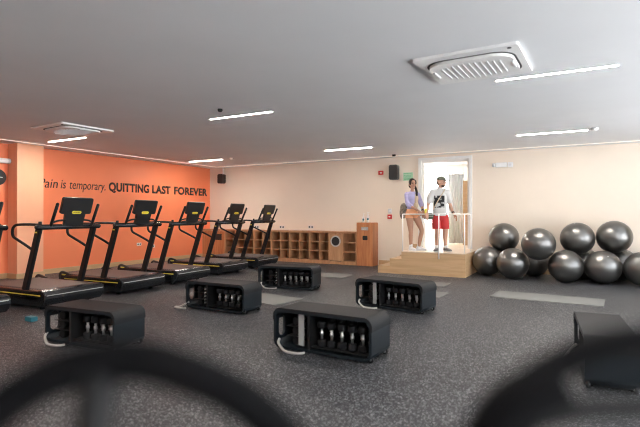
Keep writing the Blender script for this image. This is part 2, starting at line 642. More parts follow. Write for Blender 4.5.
def ac_unit(x, y, rz, label):
    t = thing('air_conditioner', label, 'air conditioner', (x, y, H), rz, 'ceiling cassette air conditioners')
    b = BM()
    add_prism(b, rrect(.96, .96, .03), 2, -.028, 0)
    p = obj('panel', b, M['plastic'], t)
    # rounded dark slot ring and raised centre
    b = BM(); add_prism(b, rrect(.84, .74, .20, 8), 2, -.031, -.02); obj('air_slot', b, M['dark'], t)
    b = BM(); add_prism(b, rrect(.80, .70, .19, 8), 2, -.058, -.022)
    c = obj('cover', b, M['plastic'], t)
    b = BM()
    for k in range(11):
        x0 = -.275 + .055 * k
        hl = .25 - .06 * (abs(k - 5) / 5) ** 2
        add_box(b, (x0, 0, -.060), (.018, hl * 2, .008), .003)
    obj('grille', b, M['acgrille'], c)
    for sx in (-1, 1):
        b = BM(); add_box(b, (sx * .375, -.02, -.055), (.03, .20, .03), .008); obj('louvre', b, M['acgrille'], t)
    b = BM(); add_cyl(b, (.40, -.42, -.033), (.40, -.42, -.02), .018); obj('sensor', b, M['dark'], t)
    return t
ac_unit(-.98, 4.97, R(-2), 'large white ceiling air conditioner at top right beside a strip light')
ac_unit(-7.88, 5.28, R(-3), 'smaller-looking white ceiling air conditioner at far left near the orange wall')

def ceiling_dot(name, x, y, r, h, label, cat, m):
    b = BM(); add_lathe(b, [(r, 0), (r, -h * .5), (r * .7, -h), (r * .1, -h)][::-1], (x, y, H), 16)
    return tag(obj(name, b, m), label, cat)
ceiling_dot('sprinkler', -4.57, 5.31, .035, .04, 'small dark sprinkler head beside the middle strip light', 'sprinkler', M['dark'])
ceiling_dot('smoke_detector', -8.24, 10.05, .06, .045, 'small white detector on the ceiling in the far left corner', 'detector', M['plastic'])
ceiling_dot('smoke_detector', .13, 9.63, .06, .045, 'small white detector at the right end of the strip light above the balls', 'detector', M['plastic'])
ceiling_dot('smoke_detector', -4.22, 11.45, .05, .04, 'small dark detector on the ceiling above the green exit sign', 'detector', M['iron'])

# ------------------------------------------------------------------ left wall things
FNT = None
def word(txt, y0, y1, z, cap, bold, italic, parent):
    """flat vinyl letters on the left wall running from y0 to y1"""
    cu = bpy.data.curves.new('t', 'FONT')
    cu.body = txt
    cu.size = 1.
    cu.extrude = .0
    if bold:
        cu.offset = .042
        cu.space_character = 1.06
    if italic:
        cu.shear = .2
    o = bpy.data.objects.new('t', cu)
    COL.objects.link(o)
    g = mesh_eval(o)
    bpy.data.objects.remove(o)
    xs = [v.co.x for v in g.verts]
    x0, x1 = min(xs), max(xs)
    r = bmesh.ops.extrude_face_region(g, geom=list(g.faces))
    nv = [e for e in r['geom'] if isinstance(e, bmesh.types.BMVert)]
    for v in nv:
        v.co.z += 1.
    k = (y1 - y0) / (x1 - x0)
    for v in g.verts:
        v.co = Vector((XL + .001 + .004 * v.co.z, y0 + (v.co.x - x0) * k, z + v.co.y * cap / .70))
    return obj('word', g, M['letter'], parent)
lt = thing('wall_lettering', 'black slogan lettering across the orange wall above the treadmills', 'lettering', (0, 0, 0))
Z0, CAP = 1.975, .212
for txt, y0, y1, bold in (('Pain', 6.41, 6.86, 0), ('is', 6.93, 7.06, 0), ('temporary.', 7.15, 8.13, 0),
                          ('QUITTING', 8.23, 9.54, 1), ('LAST', 9.65, 10.34, 1), ('FOREVER', 10.48, 11.92, 1)):
    word(txt, y0, y1, Z0, CAP, bold, not bold, lt)
# round black disc and a white tubular fixture in the bay left of the pilaster
t = thing('wall_clock', 'round black clock on the orange wall at the left edge', 'clock', (XL, 5.53, 2.14))
b = BM(); add_cyl(b, (0, 0, 0), (.05, 0, 0), .17, n=32, bev=.01); obj('case', b, M['blackp'], t)
b = BM(); add_box(b, (.053, .03, .0), (.004, .11, .014)); add_box(b, (.053, -.01, .04), (.004, .014, .09)); obj('hand', b, M['plastic'], t)
t = thing('wall_lamp', 'white tubular fixture on the orange wall above the black clock', 'lamp', (XL, 5.30, 2.49))
b = BM(); add_cyl(b, (.07, -.5, 0), (.07, .40, 0), .055, n=20, bev=.01); obj('tube', b, M['plastic'], t)
b = BM(); add_box(b, (.04, -.3, 0), (.08, .05, .06)); add_box(b, (.04, .2, 0), (.08, .05, .06)); obj('bracket', b, M['plastic'], t)
b = BM(); add_ball(b, (.07, .43, 0), (.06, .05, .06)); obj('end_cap', b, M['acgrille'], t)
def socket(loc, axis, label):
    t = thing('wall_socket', label, 'socket', loc, 0, 'wall sockets')
    b = BM()
    if axis == 'x':
        add_box(b, (.006, 0, 0), (.012, .15, .08), .004); obj('plate', b, M['plastic'], t)
        for s in (-1, 1):
            b = BM(); add_cyl(b, (.011, s * .036, 0), (.014, s * .036, 0), .022); obj('outlet', b, M['iron'], t)
    else:
        add_box(b, (0, -.006, 0), (.17, .012, .08), .004); obj('plate', b, M['acgrille'], t)
        for s in (-1, 1):
            b = BM(); add_cyl(b, (s * .045, -.011, 0), (s * .045, -.014, 0), .025); obj('outlet', b, M['iron'], t)
socket((XL, 9.19, .54), 'x', 'wall socket low on the orange wall behind the third treadmill')
socket((XL, 9.66, .46), 'x', 'second wall socket low on the orange wall, just right of another')
socket((-8.90, YB, .975), 'y', 'leftmost wall socket above the locker worktop')
socket((-7.97, YB, .985), 'y', 'middle wall socket above the locker worktop')
socket((-6.97, YB, .998), 'y', 'rightmost wall socket above the locker worktop, nearest the tower')

# ------------------------------------------------------------------ back wall things
def speaker(x, z, w, h, label, conduit):
    t = thing('wall_speaker', label, 'speaker', (x, YB, z), 0, 'wall speakers')
    b = BM(); add_prism(b, rrect(w, h, .05, 6), 1, -.20, -.05)
    obj('cabinet', b, M['blackp'], t)
    b = BM(); add_prism(b, rrect(w * .86, h * .88, .04, 6), 1, -.212, -.195); obj('grille', b, M['dark'], t)
    b = BM(); add_box(b, (0, -.025, 0), (.06, .05, .12), .004); obj('bracket', b, M['black'], t)
    if conduit:
        b = BM(); add_cyl(b, (-.02, -.03, h / 2 - .02), (-.02, -.03, H - z), .022); obj('conduit', b, M['plastic'], t)
    return t
speaker(-4.39, 2.46, .24, .39, 'large black wall speaker left of the green exit sign', False)
speaker(-10.20, 2.50, .22, .30, 'small black wall speaker in the far corner by the orange wall', True)
t = thing('exit_sign', 'pale green exit sign on the cream wall beside the black speaker', 'sign', (-4.05, YB, 2.345))
b = BM(); add_box(b, (0, -.008, 0), (.26, .016, .21), .003); obj('board', b, M['greenpale'], t)
b = BM()
for x0, x1, z in ((-.11, .11, .085), (-.11, .11, -.075), (-.11, .11, -.055)):
    bx(b, x0, x1, -.019, -.0155, z - .006, z + .006)
for k in range(7):   # a row of small dark glyph-like strokes, unreadable in the photo
    x0 = -.105 + .03 * k
    bx(b, x0, x0 + .008, -.019, -.0155, -.03, .04)
    bx(b, x0 + .008, x0 + .022, -.019, -.0155, (.03, -.03, .0)[k % 3], (.04, -.02, .012)[k % 3])
obj('print', b, M['green'], t)
t = thing('fire_alarm', 'red fire alarm sounder on the cream wall left of the black speaker', 'alarm', (-4.80, YB, 2.475))
b = BM(); add_box(b, (0, -.02, 0), (.14, .04, .11), .008); obj('body', b, M['red'], t)
b = BM(); add_box(b, (.01, -.045, -.005), (.06, .012, .035), .004); obj('strobe', b, M['plastic'], t)
t = thing('call_point', 'red fire call point low on the wall left of the woman', 'call point', (-4.55, YB, 1.30))
b = BM(); add_box(b, (0, -.02, 0), (.12, .04, .12), .006); obj('body', b, M['red'], t)
b = BM(); add_box(b, (0, -.042, 0), (.05, .006, .03), .002); obj('window', b, M['plastic'], t)
t = thing('light_switch', 'grey light switch directly above the red call point', 'switch', (-4.55, YB, 1.455))
b = BM(); add_box(b, (0, -.008, 0), (.10, .016, .12), .004); obj('plate', b, M['acgrille'], t)
b = BM(); add_box(b, (0, -.019, 0), (.04, .01, .06), .003); obj('rocker', b, M['plastic'], t)
t = thing('emergency_light', 'white emergency light box on the wall right of the doorway', 'emergency light', (-1.80, YB, 2.53))
b = BM(); add_box(b, (0.05, -.035, 0), (.26, .07, .11), .012); obj('body', b, M['plastic'], t)
b = BM(); add_box(b, (-.12, -.045, .0), (.07, .09, .09), .02); obj('lamp_head', b, M['acgrille'], t)
t = thing('junction_box', 'small white box just right of the emergency light', 'box', (-1.55, YB, 2.525))
b = BM(); add_box(b, (0, -.03, 0), (.11, .06, .12), .01); obj('body', b, M['plastic'], t)
b = BM(); add_box(b, (0, -.063, 0), (.05, .006, .05), .002); obj('lid', b, M['acgrille'], t)

# ------------------------------------------------------------------ lockers along the back wall
LF, LB, LT = 11.68, YB - .005, .865      # front, back, carcass top
def cubby(x0, x1, cols, label):
    t = thing('cubby_unit', label, 'cubby shelf', (x0, LF, 0), 0, 'wooden cubby units along the back wall')
    w = x1 - x0; dpt = LB - LF; p = .022
    b = BM()
    bx(b, 0, p, 0, dpt, 0, LT); bx(b, w - p, w, 0, dpt, 0, LT)
    bx(b, p, w - p, 0, dpt, LT - p, LT); bx(b, p, w - p, 0, dpt, .075, .075 + p)
    bx(b, p, w - p, .0, .02, 0, .075)
    obj('carcass', b, M['locker'], t)
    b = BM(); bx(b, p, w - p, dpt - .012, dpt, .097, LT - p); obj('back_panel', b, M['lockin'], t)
    for k in (1, 2):
        z = .097 + (LT - p - .097) * k / 3
        b = BM(); bx(b, p, w - p, .004, dpt - .013, z - .009, z + .009); obj('shelf', b, M['locker'], t)
    if cols == 2:
        b = BM()
        zs = [.097] + [.097 + (LT - p - .097) * k / 3 for k in (1, 2)] + [LT - p]
        for k in range(3):
            bx(b, w / 2 - .009, w / 2 + .009, .006, dpt - .014, zs[k] + (.009 if k else 0), zs[k + 1] - (.009 if k < 2 else 0))
        obj('divider', b, M['locker'], t)
    return t
EDG = [-9.42, -8.74, -8.11, -7.47, -6.81, -6.18]
ords = ['far left cubby unit behind the fourth treadmill, two columns of open cells', 'cubby unit behind the rearmost treadmill, two columns of open cells',
        'cubby unit just right of the rearmost treadmill, two columns of open cells', 'second two-column cubby unit left of the round-window door',
        'two-column cubby unit directly left of the round-window door']
cubby(-9.86, -9.42, 1, 'narrow single-column cubby unit beside the closed panel with square hole')
for i in range(5):
    cubby(EDG[i], EDG[i + 1], 2, ords[i])
cubby(-5.78, -5.365, 1, 'wide open shelf unit beside the tall wooden tower')
# closed unit with a round window
t = thing('locker_door_unit', 'closed wooden unit with a round dark window', 'cabinet', (-5.98, LF, 0))
b = BM(); bx(b, -.2, -.18, 0, .365, 0, LT); bx(b, .18, .2, 0, .365, 0, LT); bx(b, -.18, .18, 0, .365, LT - .02, LT); bx(b, -.18, .18, .02, .365, 0, .08)
obj('carcass', b, M['locker'], t)
b = BM(); add_box(b, (0, .01, .47), (.355, .018, .74), .003); dr = obj('door', b, M['locker'], t)
b = BM(); add_cyl(b, (0, .004, .63), (0, -.006, .63), .155, n=40); obj('ring', b, M['strap'], dr)
b = BM(); add_cyl(b, (0, -.004, .63), (0, -.010, .63), .118, n=40); obj('round_window', b, M['dark'], dr)
# closed unit with a square hole, far left
t = thing('locker_door_unit', 'closed wooden unit with a square black hole, next to the orange wall', 'cabinet', (-10.32, LF, 0))
b = BM(); bx(b, -.46, -.44, 0, .365, 0, LT); bx(b, .44, .455, 0, .365, 0, LT); bx(b, -.44, .44, 0, .365, LT - .02, LT); bx(b, -.44, .44, .02, .365, 0, .08)
obj('carcass', b, M['locker'], t)
b = BM(); add_box(b, (0, .01, .47), (.875, .018, .74), .003); dr = obj('door', b, M['tower'], t)
b = BM(); add_box(b, (.20, -.001, .655), (.27, .012, .19), .004); obj('square_opening', b, M['dark'], dr)
b = BM(); bx(b, XL + .025, -5.365, LF - .012, LB, LT, LT + .035, .006)
tag(obj('worktop', b, M['locker']), 'long wooden worktop running over the cubby units', 'worktop')
# tower
t = thing('bin_tower', 'tall reddish wooden tower cabinet with a black slot, right of the lockers', 'cabinet', (-5.12, LF - .012, 0))
b = BM(); bx(b, -.228, .228, 0, .40, .0, 1.145, .004); tw = obj('cabinet_body', b, M['tower'], t)
b = BM(); add_prism(b, rrect(.14, .115, .025, 5, .02, .74), 1, -.012, .002); obj('waste_slot', b, M['dark'], t)
b = BM(); add_box(b, (.01, -.006, .985), (.20, .012, .085), .004); pl = obj('notice_plate', b, M['greyplate'], t)
b = BM()
for k in range(3):
    bx(b, -.07, .05 + .03 * (k % 2), -.0145, -.0118, .955 + .022 * k, .962 + .022 * k)
obj('print', b, M['plastic'], pl)
def bottle(x, y, hgt, label):
    t = thing('pump_bottle', label, 'bottle', (x, y, 1.145), R(20), 'white pump bottles on the tower')
    s = hgt / .25
    b = BM(); add_lathe(b, [(.030, 0), (.037, .008), (.037, .13 * s), (.030, .155 * s), (.014, .17 * s), (.014, .18 * s)]); obj('body', b, M['plastic'], t)
    b = BM(); add_cyl(b, (0, 0, .18 * s), (0, 0, .20 * s), .015); add_cyl(b, (0, 0, .20 * s), (0, 0, .235 * s), .006); add_box(b, (.015, 0, .24 * s), (.06, .022, .014), .005); obj('pump', b, M['plastic'], t)
    b = BM(); add_prism(b, rrect(.045, .06, .02, 5, 0, .08 * s), 1, -.0385, -.030); obj('sticker', b, M['teal'], t)
bottle(-5.225, LF + .16, .24, 'shorter white pump bottle, left of the pair on the wooden tower')
bottle(-5.085, LF + .14, .285, 'taller white pump bottle, right of the pair on the wooden tower')

# ------------------------------------------------------------------ raised platform with two steps
PX0, PX1, PY, PZ = -3.69, -2.265, 10.50, .52
t = thing('platform', 'pale wooden raised platform with two steps in front of the doorway', 'platform', (0, 0, 0))
b = BM(); bx(b, PX0, PX1, PY, YB - .021, 0, PZ - .02); obj('box', b, M['platwood'], t)
b = BM(); bx(b, PX0 - .004, PX1 + .004, PY - .006, YB - .021, PZ - .02, PZ, .003); obj('deck', b, M['deckwood'], t, label='deck boards coloured paler as if strongly lit')  # strong light on the top is put into the paler wood
for k, (x0, x1, z) in enumerate(((-4.265, -3.975, .172), (-3.975, PX0, .345))):
    b = BM(); bx(b, x0, x1 if k else PX0 - .0, PY, YB - .021, 0 if not k else .172, z); obj('step', b, M['platwood'], t)
# railing of thin white posts
t = thing('railing', 'thin white railing along the front of the wooden platform', 'railing', (0, 0, 0))
RZ = 1.365; r = .014
def rail(nm, pts, rr=r):
    b = BM(); add_tube(b, pts, rr, 10); obj(nm, b, M['trimw'], t)
rail('top_rail', [(PX0 + .02, PY + .03, RZ), (PX1 - .02, PY + .03, RZ)])
rail('post', [(PX0 + .02, PY + .03, PZ), (PX0 + .02, PY + .03, RZ)])
rail('post', [(-2.827, PY - .018, .38), (-2.827, PY - .018, RZ - .03), (-2.827, PY + .01, RZ)], .013)
rail('post', [(PX1 - .02, PY + .03, PZ), (PX1 - .02, PY + .03, RZ)])
rail('side_rail', smooth_path([(PX1 - .02, PY + .03, RZ), (PX1 - .02, PY + .5, RZ), (PX1 - .02, PY + .62, RZ - .04), (PX1 - .02, PY + .66, RZ - .16), (PX1 - .02, PY + .66, PZ)], 5))
# ------------------------------------------------------------------ exercise balls
BR = .325
def exercise_ball(x, y, z, label, s=1.0):
    t = thing('exercise_ball', label, 'exercise ball', (x, y, z - BR * s), random.uniform(0, 6), 'grey exercise balls by the back wall')
    b = BM()
    # ribbed sphere: faint moulded rings round the equator
    prof = []
    n = 48
    for i in range(n + 1):
        a = -PI / 2 + PI * i / n
        rr = BR * s * (1 + (.0035 if i % 3 == 0 and 12 < i < 36 else 0))
        prof.append((max(rr * math.cos(a), .002), BR * s * math.sin(a)))
    add_lathe(b, prof, (0, 0, 0), 48)
    tilt = Matrix.Translation((0, 0, BR * s)) @ Matrix.Rotation(R(random.uniform(20, 70)), 4, 'X')
    bmesh.ops.transform(b, matrix=tilt, verts=b.verts)
    obj('sphere', b, M['ball'], t)
    b = BM(); add_cyl(b, (0, 0, BR * s - .002), (0, 0, BR * s + .003), .012)
    bmesh.ops.transform(b, matrix=tilt, verts=b.verts)
    obj('plug', b, M['plug'], t)
    return t
BALLS = [(-1.925, 11.20, BR, 'leftmost bottom exercise ball, touching the wooden platform'),
         (-1.36, 10.84, BR, 'second bottom exercise ball from the platform, in the front row'),
         (-.36, 10.78, BR, 'third bottom exercise ball from the platform, below the upper gap'),
         (.285, 10.90, BR, 'fourth bottom exercise ball from the platform, front row'),
         (.94, 10.90, BR, 'bottom exercise ball cut by the right picture edge'),
         (-1.02, 11.60, BR, 'bottom exercise ball half hidden in the shadow at the wall, behind the gap'),
         (-.055, 11.56, BR, 'bottom exercise ball hidden behind the third and fourth front balls'),
         (.62, 11.60, BR, 'bottom exercise ball peeking out at the wall beneath the rightmost upper ball'),
         (-1.62, 11.46, .84, 'leftmost upper exercise ball, nearest the doorway'),
         (-.85, 10.70, .755, 'upper exercise ball second from the doorway, sitting lowest and foremost'),
         (-.16, 11.20, .865, 'upper exercise ball third from the doorway'),
         (.49, 11.32, .905, 'rightmost upper exercise ball, highest of the pile')]
for x, y, z, lab in BALLS:
    exercise_ball(x, y, z, lab)

# ------------------------------------------------------------------ exercise mats on the floor
def floor_mat(x, y, L, W, rz, label, th=.012):
    t = thing('exercise_mat', label, 'mat', (x, y, 0), rz, 'grey exercise mats')
    b = BM(); add_prism(b, rrect(L, W, .02, 4), 2, 0.0005, th); obj('pad', b, M['matgrey'], t)
    b = BM()
    for s in (-1, 1):
        bx(b, s * (L / 2 - .03) - .006, s * (L / 2 - .03) + .006, -W / 2 + .02, W / 2 - .02, th, th + .0012)
    obj('seam', b, M['matgrey'], t)
floor_mat(-.565, 8.57, 1.62, .70, R(-4), 'grey exercise mat alone on the floor in front of the exercise balls')
floor_mat(-4.80, 6.38, 1.62, .68, R(-9), 'grey exercise mat behind the bench left of centre')
floor_mat(-5.30, 9.42, 1.5, .62, R(4), 'grey exercise mat lying near the lockers, behind the rear bench')
floor_mat(-2.82, 8.05, 1.5, .60, R(-2), 'grey exercise mat just behind the right centre bench')
floor_mat(-3.08, 9.28, 1.5, .50, R(-2), 'grey exercise mat between the right centre bench and the platform')

# ------------------------------------------------------------------ storage benches with dumbbells
BL, BD, BH = 1.10, .42, .415
def arc_profile(L, z0, z1, r, t, n=8):
    """strip that wraps over the top and both top corners: outer then inner outline in x,z"""
    out, inn = [], []
    out.append((-L / 2, z1 - r - .04)); inn.append((-L / 2 + t, z1 - r - .04))
    for (sx, a0) in ((-1, 180), (1, 90)):
        for k in range(n + 1):
            a = R(a0 - 90 * k / n)
            cx, cz = sx * (L / 2 - r), z1 - r
            out.append((cx + r * math.cos(a), cz + r * math.sin(a)))
            inn.append((cx + (r - t) * math.cos(a), cz + (r - t) * math.sin(a)))
    out.append((L / 2, z1 - r - .04)); inn.append((L / 2 - t, z1 - r - .04))
    return out + inn[::-1]

def make_bench(plate, loop):
    t = thing('storage_bench', 'x', 'bench')
    f0 = .014
    # hollow shell: outer rounded rectangle minus inner one, open towards the front
    b = BM()
    cz = (f0 + BH - .016) / 2
    hh = BH - .016 - f0
    outer = rrect(BL - .012, hh, .075, 8, 0, cz)
    inner = rrect(BL - .062, hh - .05, .055, 8, 0, cz)
    n = len(outer)
    y0, y1 = -BD / 2, BD / 2
    V = {}
    for nm, pl, y in (('of', outer, y0), ('ob', outer, y1), ('if', inner, y0), ('ib', inner, y1 - .03)):
        V[nm] = [b.verts.new((u, y, w)) for u, w in pl]
    for i in range(n):
        j = (i + 1) % n
        f = b.faces.new((V['of'][i], V['of'][j], V['ob'][j], V['ob'][i])); f.smooth = True
        f = b.faces.new((V['if'][i], V['ib'][i], V['ib'][j], V['if'][j])); f.smooth = True
        b.faces.new((V['of'][i], V['if'][i], V['if'][j], V['of'][j]))
    b.faces.new(V['ob']); b.faces.new(V['ib'])
    sh = obj('shell', b, M['bench'], t)
    cb = BM()
    add_prism(cb, rrect(.11, .20, .05, 6, -.10, .215), 0, -BL / 2 - .05, -BL / 2 + .06)
    carve(sh, cb)
    for p in sh.data.polygons:
        p.use_smooth = abs(p.normal.y) < .5 and max(abs(p.normal.x), abs(p.normal.z)) < .985
    b = BM(); add_prism(b, arc_profile(BL, 0, BH, .085, .016), 1, y0 - .004, y1 + .004); obj('cushion', b, M['cushion'], t)
    # inside lining, floor rack and divider
    b = BM(); bx(b, -BL / 2 + .09, BL / 2 - .09, y1 - .046, y1 - .032, .07, BH - .06); obj('back_liner', b, M['benchin'], t)
    xd = -.135
    b = BM(); bx(b, xd - .012, xd + .012, y0 + .012, y1 - .05, f0 + .026, BH - .044); obj('divider', b, M['benchin'], t)
    b = BM(); bx(b, xd + .014, BL / 2 - .06, y0 + .03, y1 - .05, .058, .066)
    obj('rack_tray', b, M['benchin'], t)
    for z in (.137, .234):
        b = BM(); bx(b, -.42, -.16, y0 + .05, y1 - .05, z - .005, z); obj('small_shelf', b, M['benchin'], t)
    if plate == 'plate':
        b = BM(); bx(b, -.262, -.200, y0 + .03, y0 + .042, .06, BH - .05); obj('side_plate', b, M['greyplate'], t, label='pale grey upright plate')
    elif plate == 'hooks':
        for k in range(5):
            b = BM(); add_cyl(b, (-.185, y0 + .02, .10 + .048 * k), (-.185, y0 + .05, .10 + .048 * k), .009, n=10); obj('hook', b, M['chrome'], t)
        b = BM(); bx(b, -.20, -.17, y0 + .05, y0 + .06, .06, BH - .05); obj('hook_rail', b, M['benchin'], t)
    # feet
    for sx in (-1, 1):
        for sy in (-1, 1):
            b = BM(); add_cyl(b, (sx * (BL / 2 - .10), sy * .14, 0), (sx * (BL / 2 - .10), sy * .14, f0 + .012), .022, n=14, bev=.004); obj('foot', b, M['iron'], t)
    for sy in (-1, 1):
        b = BM(); add_cyl(b, (BL / 2 - .035, sy * .16 - .012, .03), (BL / 2 - .035, sy * .16 + .012, .03), .029, n=18, bev=.004)
        wq = obj('wheel', b, M['dark'], t)
        b = BM(); add_cyl(b, (BL / 2 - .035, sy * .16 - .015, .03), (BL / 2 - .035, sy * .16 + .015, .03), .011, n=12); obj('hub', b, M['chrome'], wq)
    b = BM()
    if loop == 'front':
        pts = [(-.485, y0 + .02, .10), (-.475, y0 - .015, .07), (-.42, y0 - .05, .040), (-.34, y0 - .085, .016), (-.23, y0 - .10, .016), (-.165, y0 - .08, .018), (-.15, y0 - .04, .02)]
    else:
        pts = [(-.485, y0 + .03, .09), (-.53, y0 - .0, .06), (-.60, y0 - .02, .02), (-.66, y0 - .05, .016), (-.64, y0 - .09, .016), (-.56, y0 - .10, .016), (-.48, y0 - .095, .016), (-.45, y0 - .075, .018)]
    add_tube(b, smooth_path(pts, 5), .013, 8)
    obj('carry_strap', b, M['strap'], t, label='pale grey strap hanging to the floor')
    return t

def make_dumbbell():
    t = thing('dumbbell', 'x', 'dumbbell')
    b = BM(); add_cyl(b, (0, 0, .062), (0, 0, .182), .0135, n=14)
    add_cyl(b, (0, 0, .105), (0, 0, .137), .019, n=14)
    obj('handle', b, M['chrome'], t)
    for z0 in (0., .175):
        b = BM(); add_cyl(b, (0, 0, z0), (0, 0, z0 + .067), .045, n=14, bev=.012); obj('weight', b, M['iron'], t)
    return t
DB = make_dumbbell()
DBU = [False]
def dumbbell(root, x, y, z, label, group, lying=False):
    o = DB if not DBU[0] else copy_tree(DB)
    DBU[0] = True
    c, s = math.cos(root.rotation_euler.z), math.sin(root.rotation_euler.z)
    L = root.location
    o.location = (L.x + c * x - s * y, L.y + s * x + c * y, z)
    o.rotation_euler = (R(-90) if lying else 0, 0, root.rotation_euler.z)
    tag(o, label, 'dumbbell', group)
ORD = ['leftmost', 'second', 'third', 'fourth', 'fifth']
def bench(x, y, rz, plate, loop, nd, label, short, weights=True, start=0.):
    t = make_bench(plate, loop)
    t.location = (x, y, 0); t.rotation_euler = (0, 0, rz)
    tag(t, label, 'bench', 'black storage benches on the rubber floor')
    if not weights:
        return t
    x0, dx = -.04 + start, .112
    for k in range(nd):
        lab = '%s upright dumbbell in the front row inside the %s' % (ORD[k] if k < nd - 1 else 'rightmost', short)
        dumbbell(t, x0 + dx * k, -.10, .0665, lab, 'dumbbells in the ' + short)
    for k in range(nd):
        lab = '%s dumbbell in the back row inside the %s' % (ORD[k] if k < nd - 1 else 'rightmost', short)
        dumbbell(t, x0 + dx * k + .012, .07, .0665, lab, 'dumbbells in the ' + short)
    for k, z in enumerate((.0395, .1375, .2345)):
        lab = '%s dumbbell lying end-on in the left bay of the %s' % (('lowest', 'middle', 'topmost')[k], short)
        dumbbell(t, -.325, -.135, z + .047, lab, 'dumbbells in the ' + short, True)
    return t
bench(-2.225, 4.235, R(-2), 'plate', 'front', 5, 'black storage bench in the middle foreground, closest of the centre benches', 'middle foreground bench')
bench(-2.43, 6.63, R(-10), 'plate', None or 'front', 5, 'black storage bench right of centre, in front of the wooden platform', 'bench before the platform')
bench(-4.815, 7.53, R(8), 'hooks', 'front', 5, 'black storage bench farthest back, in front of the cubby lockers', 'bench before the lockers')
BL, BD, BH = 1.06, .41, .40
bench(-4.56, 5.37, R(.5), 'hooks', 'side', 4, 'black storage bench left of centre with strap stretched out to its left', 'left centre bench', True, .06)
BL, BD, BH = 1.01, .40, .395
bench(-4.555, 3.30, R(5), 'none', 'front', 4, 'black storage bench at far left, in front of the nearest treadmills', 'far left bench', True, .06)
BL, BD, BH = 1.10, .37, .41
bench(.125, 4.83, R(-85), 'none', 'front', 0, 'grey-topped black bench at right, partly hidden by the blurred handlebar', 'right bench', False)
b = BM(); add_box(b, (0, 0, .03), (.14, .09, .058), .008)
bo = obj('small_box', b, M['teal'], None, (-6.17, 3.57, 0)); tag(bo, 'small teal box lying on the floor in front of the treadmills', 'box')

